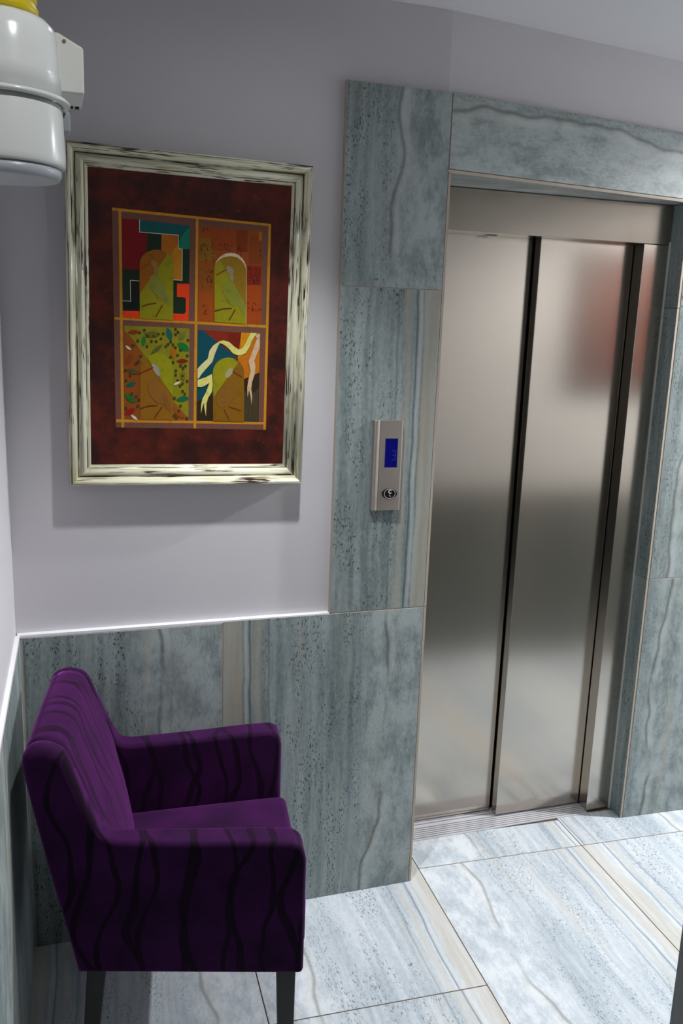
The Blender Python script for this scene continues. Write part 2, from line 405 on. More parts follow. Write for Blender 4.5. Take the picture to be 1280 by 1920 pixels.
def make_canvas():
    g = G('canvas_maroon'); p = g.coord('Object')
    n = g.noise(p, 14.0, 5, 0.65); k = g.noise(p, 45.0, 4, 0.7)
    col = g.mix(g.ss(n, 0.35, 0.7), srgb(48, 20, 16), srgb(96, 32, 20))
    col = g.mix(g.mul(g.ss(k, 0.62, 0.72), 0.5), col, srgb(120, 64, 30))
    g.set(Base_Color=col, Roughness=0.38); g.bump(k, 0.35, 0.002); return g.m
M['canvas'] = make_canvas()
def make_print():
    g = G('painted_print'); a = g.t.nodes.new('ShaderNodeVertexColor'); a.layer_name = 'paint'
    n = g.noise(g.coord('Object'), 70.0, 4, 0.6)
    g.set(Base_Color=g.mix(g.mul(g.ss(n, 0.5, 0.75), 0.28), a.outputs[0], (0.03, 0.025, 0.01, 1)), Roughness=0.4); return g.m
M['print'] = make_print()

PC = Vector((0.4305, 0, 1.698)); PANG = math.radians(0.8)
pic = tag(empty('framed_picture', (PC.x, PW, PC.z-0.403)), 'painting of four wading birds in a distressed cream frame on the white wall', 'picture')
pic.rotation_euler.y = PANG
def pl(x, z, h): return Vector((x, -h, z+0.403))     # local picture coordinates: h is height off the wall
PROF = [(0, 0.001), (0, 0.036), (0.002, 0.044), (0.006, 0.0485), (0.011, 0.0495), (0.016, 0.047), (0.019, 0.042), (0.0205, 0.036), (0.024, 0.0335), (0.0275, 0.034), (0.030, 0.0375), (0.034, 0.040), (0.038, 0.0395), (0.0415, 0.036), (0.043, 0.0325), (0.0455, 0.0315), (0.0485, 0.0325), (0.0515, 0.031), (0.0535, 0.027), (0.0545, 0.022), (0.0545, 0.012), (0.03, 0.001)]
PWD, PHT = 0.2975, 0.403
def rail(k):
    bm = bmesh.new(); lay = bm.loops.layers.uv.new('UVMap')
    W, Hh = PWD, PHT
    def pt(end, s, h):
        if k == 0: return pl((W-s)*end, Hh-s, h)
        if k == 1: return pl((W-s)*end, -(Hh-s), h)
        if k == 2: return pl(-(W-s), (Hh-s)*end, h)
        return pl(W-s, (Hh-s)*end, h)
    a = [bm.verts.new(pt(-1, s, h)) for s, h in PROF]; b = [bm.verts.new(pt(1, s, h)) for s, h in PROF]
    n = len(PROF); cum = [0]
    for i in range(1, n): cum.append(cum[-1]+math.dist(PROF[i], PROF[i-1]))
    cum.append(cum[-1]+0.03)
    L = W if k < 2 else Hh
    for i in range(n):
        j = (i+1) % n
        f = bm.faces.new((a[i], a[j], b[j], b[i])); f.smooth = True
        for l, (uu, vv) in zip(f.loops, ((-L, cum[i]), (-L, cum[i+1]), (L, cum[i+1]), (L, cum[i]))): l[lay].uv = (uu, vv)
    bm.faces.new(a[::-1]); bm.faces.new(b)
    return build('frame_rail', bm, M['distressed'], pic)
for k in range(4): rail(k)
bm = bmesh.new(); vs_, fs_ = box(bm, -0.250, 0.250, -0.030, -0.012, 0.403-0.355, 0.403+0.355); canvas = build('canvas', bm, M['canvas'], pic)
ART=[(0,112,72,58,[-1910,2644,1955,2569,1974,-2601,-1854,-2573]),
(1,196,134,28,[-1910,2644,1955,2569,1947,2514,-1902,2580]),
(1,196,134,28,[1889,2539,1955,2569,1974,-2601,1907,-2598]),
(2,196,134,28,[-1759,2624,-1698,2621,-1648,-2571,-1717,-2572]),
(2,196,134,28,[74,2597,137,2594,147,-2583,78,-2579]),
(1,196,134,28,[-1870,111,1969,83,1965,17,-1867,56]),
(1,196,134,28,[-1844,-2370,1906,-2402,1907,-2462,-1845,-2441]),
(3,20,42,22,[-1683,2422,-62,2374,-81,96,-1670,115]),
(4,120,6,14,[-1683,2422,-1268,2417,-1272,2135,-1088,2127,-1101,1676,-1272,1499,-1273,1260,-1672,1252]),
(4,6,84,84,[-1268,2417,-62,2374,-311,2053,-337,2134,-1268,2135]),
(4,10,120,88,[-62,2374,-65,1821,-257,1816,-334,1827,-311,2053]),
(4,176,98,14,[-753,2128,-349,2133,-346,1827,-249,1808,-250,1063,-509,1073,-546,1580,-751,1699]),
(5,190,122,16,[-378,1924,-346,1827,-249,1808,-250,1063,-509,1073,-547,1614]),
(4,16,22,20,[-1490,998,-1256,1004,-1257,317,-1660,305,-1668,506,-1484,507]),
(4,232,62,14,[-1669,271,-1257,286,-1257,111,-1670,115]),
(4,232,62,14,[-371,988,-64,998,-81,96,-485,107,-486,269,-191,263,-148,320,-151,644,-177,669,-368,667]),
(6,142,136,12,[-1267,110,-1272,1401,-1259,1486,-1219,1568,-1155,1640,-1072,1699,-975,1739,-871,1757,-767,1753,-669,1725,-584,1676,-519,1609,-478,1527,-463,1436,-458,103]),
(7,150,86,12,[-1273,686,-1272,1401,-1259,1486,-1219,1568,-1155,1640,-1072,1699,-975,1739,-871,1757,-767,1753,-669,1725,-623,1650]),
(6,206,200,176,[-1280,2425,-1280,2126,-1263,2127,-1263,2426]),
(6,206,200,176,[-1281,2127,-341,2124,-340,2141,-1279,2143]),
(6,206,200,176,[-358,2140,-351,1818,-334,1819,-341,2142]),
(6,206,200,176,[-354,1820,-242,1799,-238,1815,-349,1837]),
(6,206,200,176,[-257,1816,-259,1062,-242,1063,-240,1817]),
(6,206,200,176,[-241,1079,-469,1084,-470,1067,-243,1063]),
(6,206,200,176,[-1274,1006,-1497,1005,-1498,992,-1275,992]),
(6,206,200,176,[-1497,1004,-1490,500,-1477,501,-1484,1005]),
(6,206,200,176,[-1476,514,-1674,516,-1675,503,-1477,500]),
(8,148,112,56,[-854,1351,-883,1338,-919,1342,-955,1362,-984,1394,-1000,1432,-1000,1468,-985,1495,-956,1508,-920,1504,-883,1484,-854,1452,-838,1414,-838,1378]),
(8,142,114,50,[-826,1271,-821,1214,-827,1165,-842,1136,-864,1130,-889,1151,-911,1193,-927,1248,-932,1305,-926,1354,-911,1383,-889,1389,-864,1368,-842,1327]),
(8,130,132,50,[-669,609,-743,600,-835,646,-926,737,-998,856,-1037,979,-1036,1081,-995,1143,-922,1153,-831,1109,-740,1018,-667,899,-627,776,-628,672]),
(8,126,128,52,[-531,450,-568,453,-620,491,-676,558,-726,640,-760,721,-770,785,-756,819,-719,817,-668,779,-611,712,-561,630,-527,549,-516,485]),
(9,112,30,14,[-1213,377,-1069,446,-1080,470,-1224,401]),
(9,112,30,14,[-1099,436,-867,480,-871,507,-1102,462]),
(9,112,30,14,[-734,463,-901,159,-877,147,-710,451]),
(9,140,70,10,[-1243,1281,-990,1431,-1000,1448,-1253,1298]),
(3,150,70,12,[140,2379,1734,2388,1772,90,152,96]),
(4,136,92,14,[152,2107,553,2116,555,1581,153,1555]),
(4,138,76,12,[157,1504,510,1507,514,880,158,861]),
(4,158,74,10,[161,810,531,809,535,122,163,105]),
(4,146,62,10,[461,2362,1059,2388,1063,1869,463,1827]),
(4,126,48,10,[1077,2376,1362,2377,1368,1856,1082,1836]),
(4,134,62,12,[1401,2248,1725,2252,1737,1572,1411,1551]),
(4,132,34,8,[1374,1531,1736,1534,1742,1079,1379,1058]),
(4,162,66,10,[1368,1032,1745,1032,1762,178,1383,161]),
(4,172,104,14,[1649,2368,1733,2354,1731,2153,1648,2147]),
(5,44,18,8,[271,1972,286,1968,281,1950,268,1949]),
(5,44,18,8,[214,1843,234,1840,229,1798,211,1797]),
(5,44,18,8,[456,1935,472,1931,467,1909,453,1908]),
(5,44,18,8,[249,1969,262,1965,257,1919,246,1918]),
(5,44,18,8,[482,1691,501,1688,496,1668,479,1667]),
(5,44,18,8,[300,1755,318,1751,313,1707,297,1706]),
(5,44,18,8,[495,1995,512,1991,508,1954,493,1953]),
(5,44,18,8,[365,1947,381,1944,376,1928,362,1927]),
(5,44,18,8,[520,1669,536,1665,531,1642,517,1641]),
(5,44,18,8,[509,1792,529,1788,524,1745,506,1743]),
(5,44,18,8,[368,1849,384,1845,380,1817,365,1816]),
(5,44,18,8,[246,1886,265,1882,260,1868,243,1867]),
(5,44,18,8,[208,1749,221,1745,217,1713,205,1712]),
(5,44,18,8,[354,1878,375,1874,370,1855,351,1853]),
(5,44,18,8,[333,1935,350,1931,345,1909,330,1908]),
(5,44,18,8,[316,1705,330,1701,326,1668,314,1668]),
(5,44,18,8,[504,1989,515,1985,510,1965,501,1964]),
(5,44,18,8,[459,1770,472,1766,467,1742,456,1741]),
(5,44,18,8,[253,1822,264,1818,259,1780,250,1779]),
(5,44,18,8,[507,1631,525,1627,521,1579,504,1578]),
(5,44,18,8,[196,1889,217,1885,212,1845,193,1844]),
(5,44,18,8,[337,1624,354,1620,349,1578,334,1577]),
(5,44,18,8,[291,1937,307,1933,302,1915,288,1915]),
(5,44,18,8,[327,1616,341,1612,336,1599,324,1598]),
(5,44,18,8,[205,1940,223,1936,219,1910,202,1909]),
(5,44,18,8,[290,1976,310,1972,306,1945,287,1943]),
(5,44,18,8,[231,1348,242,1344,237,1325,228,1325]),
(5,44,18,8,[388,1318,399,1314,394,1283,385,1283]),
(5,44,18,8,[251,935,263,931,258,899,248,898]),
(5,44,18,8,[422,1205,443,1202,438,1172,419,1170]),
(5,44,18,8,[245,1194,256,1190,251,1162,242,1161]),
(5,44,18,8,[250,983,269,979,264,948,247,947]),
(5,44,18,8,[174,1259,187,1254,182,1235,171,1234]),
(5,44,18,8,[244,991,256,987,251,973,241,972]),
(5,44,18,8,[475,1140,496,1136,491,1108,472,1107]),
(5,44,18,8,[466,1100,485,1096,481,1056,463,1055]),
(5,44,18,8,[327,1339,339,1335,335,1290,324,1290]),
(5,44,18,8,[468,980,482,976,477,939,465,938]),
(5,44,18,8,[432,1103,451,1099,447,1067,429,1066]),
(5,44,18,8,[384,1081,398,1076,393,1030,381,1029]),
(5,44,18,8,[481,1357,502,1353,497,1305,478,1304]),
(5,44,18,8,[384,1364,404,1360,399,1343,381,1342]),
(5,44,18,8,[489,1095,500,1091,495,1072,486,1072]),
(5,44,18,8,[377,1132,395,1128,391,1081,374,1080]),
(5,44,18,8,[234,1373,255,1369,250,1356,231,1355]),
(5,44,18,8,[454,1337,473,1333,469,1292,451,1291]),
(5,44,18,8,[458,1145,478,1141,473,1121,455,1120]),
(5,44,18,8,[387,1238,407,1234,403,1193,384,1192]),
(5,44,18,8,[322,1148,333,1143,328,1130,319,1129]),
(5,44,18,8,[363,1167,382,1163,378,1128,360,1127]),
(5,44,18,8,[1456,1359,1475,1355,1471,1323,1453,1322]),
(5,44,18,8,[1422,1169,1442,1165,1437,1149,1419,1148]),
(5,44,18,8,[1577,1359,1596,1355,1592,1331,1574,1330]),
(5,44,18,8,[1485,1312,1507,1308,1502,1292,1482,1291]),
(5,44,18,8,[1451,1256,1472,1252,1467,1221,1449,1219]),
(5,44,18,8,[1549,1168,1569,1164,1564,1149,1546,1148]),
(5,44,18,8,[1676,1439,1690,1434,1686,1390,1674,1390]),
(5,44,18,8,[1545,1191,1558,1187,1554,1141,1543,1141]),
(5,44,18,8,[1465,1444,1481,1440,1476,1415,1462,1414]),
(5,44,18,8,[1582,1152,1601,1147,1596,1135,1579,1134]),
(5,44,18,8,[1509,1290,1526,1286,1521,1246,1507,1245]),
(5,44,18,8,[1556,1479,1570,1474,1565,1430,1554,1429]),
(5,44,18,8,[1525,1203,1547,1199,1542,1163,1523,1162]),
(5,44,18,8,[1619,1271,1634,1267,1630,1220,1617,1219]),
(5,44,18,8,[1560,1147,1574,1143,1570,1098,1557,1097]),
(5,44,18,8,[1652,1272,1668,1267,1663,1250,1649,1249]),
(5,44,18,8,[1645,1371,1663,1367,1658,1349,1642,1348]),
(5,44,18,8,[1437,1444,1457,1440,1452,1421,1434,1420]),
(5,44,18,8,[1684,1369,1702,1365,1697,1339,1681,1339]),
(5,44,18,8,[1597,1474,1612,1470,1608,1422,1595,1421]),
(5,44,18,8,[1471,1244,1486,1240,1481,1216,1468,1215]),
(5,44,18,8,[1418,1492,1439,1488,1435,1445,1416,1443]),
(5,44,18,8,[1659,1195,1680,1191,1675,1172,1656,1171]),
(5,44,18,8,[1590,1315,1608,1310,1603,1262,1588,1262]),
(5,44,18,8,[1648,1130,1661,1125,1656,1088,1646,1087]),
(5,44,18,8,[1620,1217,1638,1213,1634,1169,1618,1168]),
(5,44,18,8,[246,2287,261,2284,256,2250,243,2249]),
(5,44,18,8,[400,2323,414,2319,409,2299,397,2298]),
(5,44,18,8,[252,2320,273,2317,268,2272,249,2271]),
(5,44,18,8,[270,2346,289,2343,285,2320,267,2319]),
(5,44,18,8,[273,2388,285,2384,280,2352,270,2352]),
(5,44,18,8,[347,2329,361,2325,357,2278,344,2277]),
(5,44,18,8,[328,2377,339,2373,335,2325,325,2325]),
(5,44,18,8,[424,2302,441,2298,436,2275,421,2273]),
(5,44,18,8,[273,492,286,488,281,440,270,440]),
(5,44,18,8,[374,363,386,358,381,337,371,337]),
(5,44,18,8,[301,315,313,311,309,269,298,268]),
(5,44,18,8,[347,421,368,417,363,395,344,394]),
(5,44,18,8,[326,521,338,516,333,503,323,502]),
(5,44,18,8,[300,529,311,524,307,474,297,474]),
(5,44,18,8,[300,330,318,326,313,286,297,285]),
(5,44,18,8,[345,316,365,312,360,272,342,272]),
(5,44,18,8,[332,383,351,378,346,345,329,344]),
(5,44,18,8,[1561,637,1582,633,1577,602,1559,601]),
(5,44,18,8,[1411,626,1431,622,1427,599,1408,598]),
(5,44,18,8,[1526,497,1547,493,1542,467,1523,466]),
(5,44,18,8,[1523,565,1534,560,1530,514,1521,513]),
(5,44,18,8,[1399,418,1412,413,1407,394,1396,394]),
(5,44,18,8,[1686,468,1700,463,1695,429,1684,428]),
(5,44,18,8,[1556,489,1569,484,1565,440,1554,439]),
(5,44,18,8,[1737,501,1758,497,1754,448,1735,447]),
(5,44,18,8,[1523,453,1544,449,1539,414,1521,413]),
(5,44,18,8,[1427,508,1449,504,1444,480,1425,479]),
(5,44,18,8,[1617,445,1634,440,1629,426,1613,426]),
(5,44,18,8,[1607,613,1627,609,1623,571,1604,570]),
(5,44,18,8,[706,1862,723,1858,718,1833,703,1832]),
(5,44,18,8,[901,1876,922,1872,917,1827,899,1826]),
(5,44,18,8,[835,1904,853,1900,848,1868,833,1867]),
(5,44,18,8,[957,1971,968,1966,964,1928,954,1927]),
(5,44,18,8,[776,1926,793,1922,788,1900,773,1899]),
(5,44,18,8,[664,1998,683,1994,679,1948,662,1947]),
(5,44,18,8,[848,2003,869,1999,864,1957,845,1955]),
(5,44,18,8,[778,2017,798,2014,793,1979,775,1977]),
(5,44,18,8,[1165,1973,1184,1969,1179,1956,1162,1955]),
(5,44,18,8,[1135,1941,1150,1937,1146,1892,1133,1891]),
(5,44,18,8,[1197,1786,1211,1782,1206,1755,1194,1754]),
(5,44,18,8,[1162,1969,1177,1965,1173,1917,1159,1916]),
(5,44,18,8,[1198,1775,1212,1770,1208,1732,1196,1732]),
(5,44,18,8,[1205,1813,1220,1809,1215,1790,1202,1789]),
(5,44,18,8,[1041,1758,1062,1755,1057,1732,1038,1731]),
(5,44,18,8,[1196,1883,1214,1879,1209,1835,1194,1834]),
(5,44,18,8,[1104,1826,1118,1822,1113,1791,1101,1790]),
(5,44,18,8,[1681,1925,1696,1921,1691,1875,1679,1874]),
(5,44,18,8,[1690,1824,1702,1820,1698,1771,1688,1770]),
(5,44,18,8,[1688,1961,1701,1957,1697,1909,1686,1909]),
(5,44,18,8,[1720,1799,1736,1795,1731,1779,1717,1778]),
(5,216,188,160,[587,111,557,1445,569,1527,607,1608,669,1682,750,1744,844,1787,947,1807,1050,1800,1147,1766,1232,1705,1298,1619,1341,1513,1358,1393,1386,90]),
(6,142,136,12,[573,110,543,1428,556,1491,594,1557,656,1618,738,1670,833,1707,936,1724,1040,1720,1138,1691,1222,1637,1288,1562,1331,1467,1348,1358,1375,90]),
(7,138,104,12,[739,1542,656,1618,738,1670,833,1707,936,1724,1040,1720,1138,1691,1222,1637,1288,1562,1331,1467,1348,1358,1352,579]),
(8,140,128,104,[994,1284,955,1274,912,1286,872,1317,843,1361,832,1410,839,1453,865,1483,903,1493,946,1481,986,1450,1015,1406,1027,1357,1019,1314]),
(8,138,128,96,[1026,1242,1031,1187,1024,1140,1009,1112,987,1108,963,1128,942,1169,927,1223,923,1279,929,1325,945,1353,967,1357,991,1337,1012,1296]),
(8,128,130,38,[1126,514,1044,510,946,568,854,676,784,811,750,948,760,1059,810,1122,892,1126,988,1069,1081,963,1152,827,1187,690,1177,578]),
(8,126,130,44,[1308,365,1272,383,1224,453,1172,559,1127,682,1097,796,1090,880,1105,916,1140,898,1188,830,1240,724,1285,601,1315,486,1323,401]),
(9,130,56,12,[598,1234,859,1391,845,1414,584,1257]),
(9,92,34,14,[573,359,796,429,788,455,565,385]),
(9,92,34,14,[765,422,1000,448,997,475,763,450]),
(9,92,34,14,[1078,445,925,170,951,157,1104,433]),
(3,134,128,20,[-1637,-79,-53,-79,-55,-2368,-1647,-2368]),
(4,140,72,16,[-1637,-206,-1495,-319,-965,-1040,-446,-1800,-442,-2372,-1647,-2368]),
(5,138,92,10,[-1257,-686,-965,-1040,-446,-1800,-442,-2372,-1259,-2372]),
(5,142,140,10,[-1086,-818,-879,-707,-637,-734,-478,-938,-446,-1783,-965,-1040]),
(4,140,80,24,[-446,-1889,-59,-2314,-55,-2368,-442,-2372]),
(6,150,36,20,[-1553,-243,-1506,-265,-1459,-276,-1414,-276,-1369,-265,-1326,-242,-1283,-208,-1331,-186,-1377,-175,-1422,-175,-1467,-186,-1510,-209]),
(6,10,110,50,[-1164,-306,-1196,-347,-1217,-389,-1226,-432,-1224,-475,-1211,-518,-1186,-563,-1154,-521,-1134,-479,-1124,-437,-1126,-393,-1139,-350]),
(6,8,92,92,[-606,-80,-623,-145,-626,-205,-615,-260,-590,-311,-552,-356,-499,-396,-482,-331,-479,-270,-490,-215,-515,-165,-553,-119]),
(6,6,110,44,[-350,-449,-326,-520,-292,-574,-247,-611,-192,-632,-126,-636,-51,-623,-75,-552,-110,-497,-155,-460,-210,-440,-275,-436]),
(6,130,22,12,[-374,-891,-324,-918,-274,-934,-224,-938,-174,-931,-124,-912,-74,-881,-124,-853,-175,-838,-225,-833,-274,-841,-324,-860]),
(6,214,204,164,[-447,-1491,-408,-1491,-371,-1485,-338,-1472,-308,-1453,-280,-1428,-256,-1397,-296,-1397,-332,-1403,-365,-1415,-396,-1434,-423,-1459]),
(6,6,98,66,[-365,-1860,-307,-1889,-251,-1903,-197,-1902,-145,-1886,-95,-1855,-48,-1810,-107,-1781,-163,-1767,-217,-1768,-268,-1784,-318,-1815]),
(6,18,84,66,[-1605,-1539,-1556,-1557,-1510,-1562,-1467,-1556,-1427,-1538,-1391,-1508,-1357,-1466,-1406,-1448,-1452,-1443,-1495,-1449,-1535,-1467,-1572,-1497]),
(6,20,104,40,[-1637,-1747,-1615,-1813,-1583,-1867,-1542,-1907,-1491,-1934,-1431,-1947,-1360,-1947,-1383,-1880,-1415,-1827,-1457,-1786,-1508,-1760,-1568,-1747]),
(6,146,22,18,[-1638,-2244,-1578,-2253,-1525,-2248,-1478,-2231,-1439,-2200,-1406,-2157,-1379,-2100,-1440,-2091,-1493,-2096,-1539,-2113,-1579,-2144,-1612,-2188]),
(6,208,200,186,[-1490,-2249,-1474,-2287,-1453,-2318,-1427,-2344,-1397,-2363,-1362,-2376,-1322,-2382,-1338,-2344,-1359,-2313,-1385,-2287,-1415,-2268,-1450,-2256]),
(6,214,206,186,[-1610,-556,-1599,-587,-1583,-614,-1563,-635,-1538,-650,-1509,-660,-1476,-665,-1487,-633,-1503,-607,-1523,-586,-1548,-571,-1577,-561]),
(6,128,60,10,[-1603,-1009,-1543,-985,-1495,-952,-1461,-912,-1441,-863,-1434,-806,-1440,-742,-1501,-766,-1548,-799,-1582,-839,-1603,-888,-1610,-944]),
(6,80,72,36,[-1577,-1145,-1533,-1189,-1486,-1221,-1436,-1240,-1382,-1247,-1324,-1240,-1263,-1221,-1307,-1177,-1355,-1145,-1405,-1126,-1459,-1119,-1516,-1126]),
(6,160,96,12,[-469,-535,-499,-594,-514,-651,-514,-704,-499,-756,-468,-804,-422,-850,-391,-791,-376,-734,-376,-680,-391,-629,-422,-581]),
(6,98,96,30,[-1155,-271,-1092,-311,-1029,-334,-966,-340,-903,-329,-840,-301,-777,-255,-841,-215,-904,-192,-967,-186,-1030,-197,-1092,-225]),
(6,84,92,30,[-1007,-748,-943,-724,-885,-692,-834,-654,-788,-608,-750,-554,-717,-493,-782,-517,-840,-548,-891,-587,-937,-633,-975,-687]),
(6,110,108,54,[-310,-373,-255,-358,-212,-335,-180,-304,-159,-265,-149,-217,-150,-162,-204,-177,-248,-200,-280,-231,-301,-270,-311,-318]),
(6,150,70,14,[-392,-2146,-372,-2201,-345,-2245,-310,-2278,-267,-2299,-216,-2309,-157,-2307,-176,-2251,-204,-2207,-239,-2174,-282,-2153,-333,-2144]),
(6,120,104,36,[-229,-1108,-255,-1161,-267,-1211,-266,-1258,-250,-1303,-221,-1345,-177,-1384,-151,-1331,-139,-1281,-141,-1233,-156,-1188,-186,-1146]),
(7,58,56,18,[-1184,-141,-1126,-140,-1126,-198,-1184,-199]),
(7,58,56,18,[-1303,-205,-1245,-205,-1245,-262,-1303,-263]),
(7,58,56,18,[-1116,-274,-1057,-274,-1057,-332,-1116,-332]),
(7,58,56,18,[-961,-277,-903,-276,-903,-334,-961,-335]),
(7,58,56,18,[-850,-221,-791,-220,-791,-278,-850,-279]),
(7,58,56,18,[-729,-207,-671,-206,-670,-265,-729,-265]),
(7,58,56,18,[-781,-329,-722,-329,-722,-387,-780,-388]),
(7,58,56,18,[-1013,-399,-954,-398,-954,-457,-1013,-457]),
(7,58,56,18,[-901,-403,-842,-402,-842,-461,-901,-461]),
(7,58,56,18,[-1124,-532,-1066,-531,-1066,-590,-1124,-590]),
(7,58,56,18,[-1346,-403,-1288,-403,-1288,-461,-1346,-461]),
(7,58,56,18,[-427,-82,-368,-82,-367,-140,-426,-141]),
(7,58,56,18,[-365,-149,-306,-148,-306,-207,-365,-207]),
(7,58,56,18,[-426,-212,-367,-211,-366,-270,-425,-270]),
(7,58,56,18,[-546,-398,-487,-397,-487,-456,-546,-457]),
(7,58,56,18,[-607,-461,-548,-460,-547,-519,-607,-519]),
(7,58,56,18,[-485,-465,-426,-464,-425,-523,-485,-524]),
(7,58,56,18,[-667,-515,-608,-514,-608,-573,-667,-573]),
(7,58,56,18,[-427,-532,-368,-531,-367,-590,-427,-591]),
(7,58,56,18,[-301,-588,-241,-588,-240,-647,-300,-647]),
(7,58,56,18,[-370,-721,-310,-721,-310,-780,-369,-780]),
(7,58,56,18,[-544,-771,-485,-770,-484,-830,-544,-830]),
(7,58,56,18,[-482,-899,-423,-899,-422,-959,-482,-959]),
(7,58,56,18,[-174,-977,-114,-977,-113,-1037,-173,-1037]),
(7,58,56,18,[-235,-1032,-175,-1032,-175,-1092,-235,-1092]),
(7,58,56,18,[-297,-972,-237,-972,-237,-1032,-297,-1032]),
(7,58,56,18,[-411,-1098,-351,-1098,-350,-1158,-410,-1158]),
(7,58,56,18,[-242,-1226,-182,-1226,-182,-1286,-242,-1286]),
(7,58,56,18,[-419,-1213,-359,-1213,-358,-1273,-418,-1273]),
(7,58,56,18,[-365,-1343,-305,-1344,-304,-1404,-364,-1403]),
(7,58,56,18,[-241,-1420,-180,-1420,-180,-1480,-240,-1480]),
(7,58,56,18,[-302,-1474,-242,-1475,-241,-1535,-302,-1535]),
(7,58,56,18,[-239,-1606,-179,-1606,-178,-1667,-238,-1666]),
(7,58,56,18,[-185,-1672,-125,-1673,-124,-1733,-184,-1733]),
(7,58,56,18,[-126,-1355,-66,-1355,-65,-1416,-125,-1415]),
(7,58,56,18,[-132,-722,-72,-721,-72,-781,-132,-781]),
(7,58,56,18,[-118,-338,-59,-337,-58,-396,-118,-397]),
(7,58,56,18,[-1269,-778,-1211,-777,-1211,-836,-1269,-836]),
(7,58,56,18,[-1338,-909,-1280,-909,-1280,-968,-1338,-968]),
(7,58,56,18,[-1389,-963,-1331,-962,-1331,-1021,-1389,-1021]),
(7,58,56,18,[-1465,-519,-1407,-518,-1407,-576,-1465,-577]),
(7,58,56,18,[-1526,-1252,-1468,-1252,-1469,-1311,-1527,-1311]),
(7,58,56,18,[-1629,-1376,-1571,-1376,-1571,-1435,-1629,-1435]),
(7,58,56,18,[-1637,-1125,-1579,-1125,-1579,-1184,-1637,-1184]),
(7,58,56,18,[-1382,-1762,-1324,-1763,-1324,-1822,-1382,-1822]),
(7,58,56,18,[-1322,-1849,-1264,-1849,-1264,-1909,-1322,-1908]),
(7,58,56,18,[-1494,-1694,-1435,-1695,-1436,-1754,-1494,-1754]),
(7,58,56,18,[-441,-1788,-381,-1788,-380,-1849,-441,-1848]),
(7,58,56,18,[-289,-1981,-228,-1982,-228,-2043,-288,-2042]),
(7,58,56,18,[-1348,-1999,-1290,-1999,-1290,-2059,-1348,-2059]),
(7,58,56,18,[-1632,-2056,-1574,-2057,-1574,-2117,-1632,-2116]),
(7,58,56,18,[-332,-2107,-272,-2108,-271,-2169,-332,-2168]),
(7,58,56,18,[-126,-2293,-65,-2294,-64,-2355,-125,-2354]),
(7,58,56,18,[-393,-2296,-333,-2297,-332,-2358,-393,-2357]),
(7,58,56,18,[-438,-2225,-378,-2226,-377,-2287,-438,-2286]),
(7,150,148,132,[-783,-1284,-817,-1282,-861,-1249,-907,-1191,-945,-1120,-968,-1050,-972,-995,-955,-965,-922,-967,-878,-999,-832,-1056,-794,-1127,-770,-1198,-767,-1253]),
(7,134,88,26,[-676,-1958,-770,-1970,-878,-1919,-978,-1814,-1050,-1677,-1082,-1535,-1066,-1416,-1006,-1343,-913,-1330,-807,-1380,-706,-1484,-632,-1621,-600,-1764,-616,-1885]),
(7,128,80,36,[-527,-2143,-565,-2131,-611,-2075,-658,-1987,-696,-1883,-718,-1785,-718,-1712,-698,-1679,-661,-1690,-615,-1746,-568,-1833,-530,-1937,-508,-2035,-507,-2109]),
(8,140,26,12,[-1282,-1250,-929,-1077,-941,-1052,-1293,-1225]),
(8,110,34,16,[-1250,-2107,-1033,-2033,-1041,-2006,-1259,-2080]),
(8,110,34,16,[-1063,-2039,-826,-2021,-828,-1993,-1065,-2011]),
(8,110,34,16,[-731,-2026,-921,-2328,-897,-2343,-707,-2041]),
(3,50,34,16,[155,-109,1750,-125,1773,-2398,157,-2388]),
(4,4,70,82,[155,-109,288,-112,1211,-791,1218,-1096,564,-1221,555,-1723,160,-1892]),
(4,130,36,12,[288,-112,1260,-124,1211,-791]),
(4,192,108,10,[1260,-124,1750,-125,1756,-1117,1343,-1301,1186,-881]),
(5,204,132,12,[1264,-124,1479,-124,1381,-607,1193,-810,1183,-774]),
(5,104,26,10,[929,-159,1250,-164,1251,-155,929,-151]),
(5,104,26,10,[930,-205,1252,-208,1252,-200,930,-196]),
(5,104,26,10,[931,-251,1253,-253,1253,-244,931,-242]),
(5,104,26,10,[932,-297,1254,-297,1254,-288,932,-288]),
(5,104,26,10,[933,-342,1255,-341,1255,-332,933,-334]),
(5,104,26,10,[934,-388,1256,-385,1256,-376,934,-379]),
(5,104,26,10,[935,-434,1257,-429,1257,-421,935,-425]),
(5,104,26,10,[936,-480,1258,-474,1258,-465,936,-471]),
(5,104,26,10,[936,-526,1259,-518,1259,-509,936,-517]),
(5,112,104,74,[1383,-1593,1394,-2399,1401,-2399,1391,-1593]),
(5,112,104,74,[1416,-1639,1425,-2398,1433,-2398,1423,-1639]),
(5,112,104,74,[1448,-1642,1457,-2398,1465,-2398,1455,-1642]),
(5,112,104,74,[1478,-1599,1489,-2398,1496,-2398,1486,-1599]),
(5,112,104,74,[1509,-1549,1521,-2397,1528,-2397,1516,-1549]),
(5,112,104,74,[1540,-1538,1553,-2397,1560,-2397,1547,-1538]),
(5,112,104,74,[1573,-1574,1585,-2397,1592,-2397,1580,-1574]),
(5,112,104,74,[1606,-1625,1617,-2396,1624,-2396,1613,-1625]),
(5,112,104,74,[1638,-1642,1648,-2396,1656,-2396,1645,-1642]),
(5,112,104,74,[1669,-1610,1680,-2396,1688,-2396,1676,-1610]),
(5,112,104,74,[1699,-1557,1713,-2395,1720,-2395,1707,-1557]),
(5,112,104,74,[1730,-1531,1745,-2395,1752,-2395,1738,-1531]),
(6,128,86,8,[576,-2384,549,-1150,561,-1052,599,-960,661,-880,743,-818,839,-777,943,-761,1048,-770,1146,-805,1232,-862,1298,-939,1341,-1029,1357,-1128,1384,-2397]),
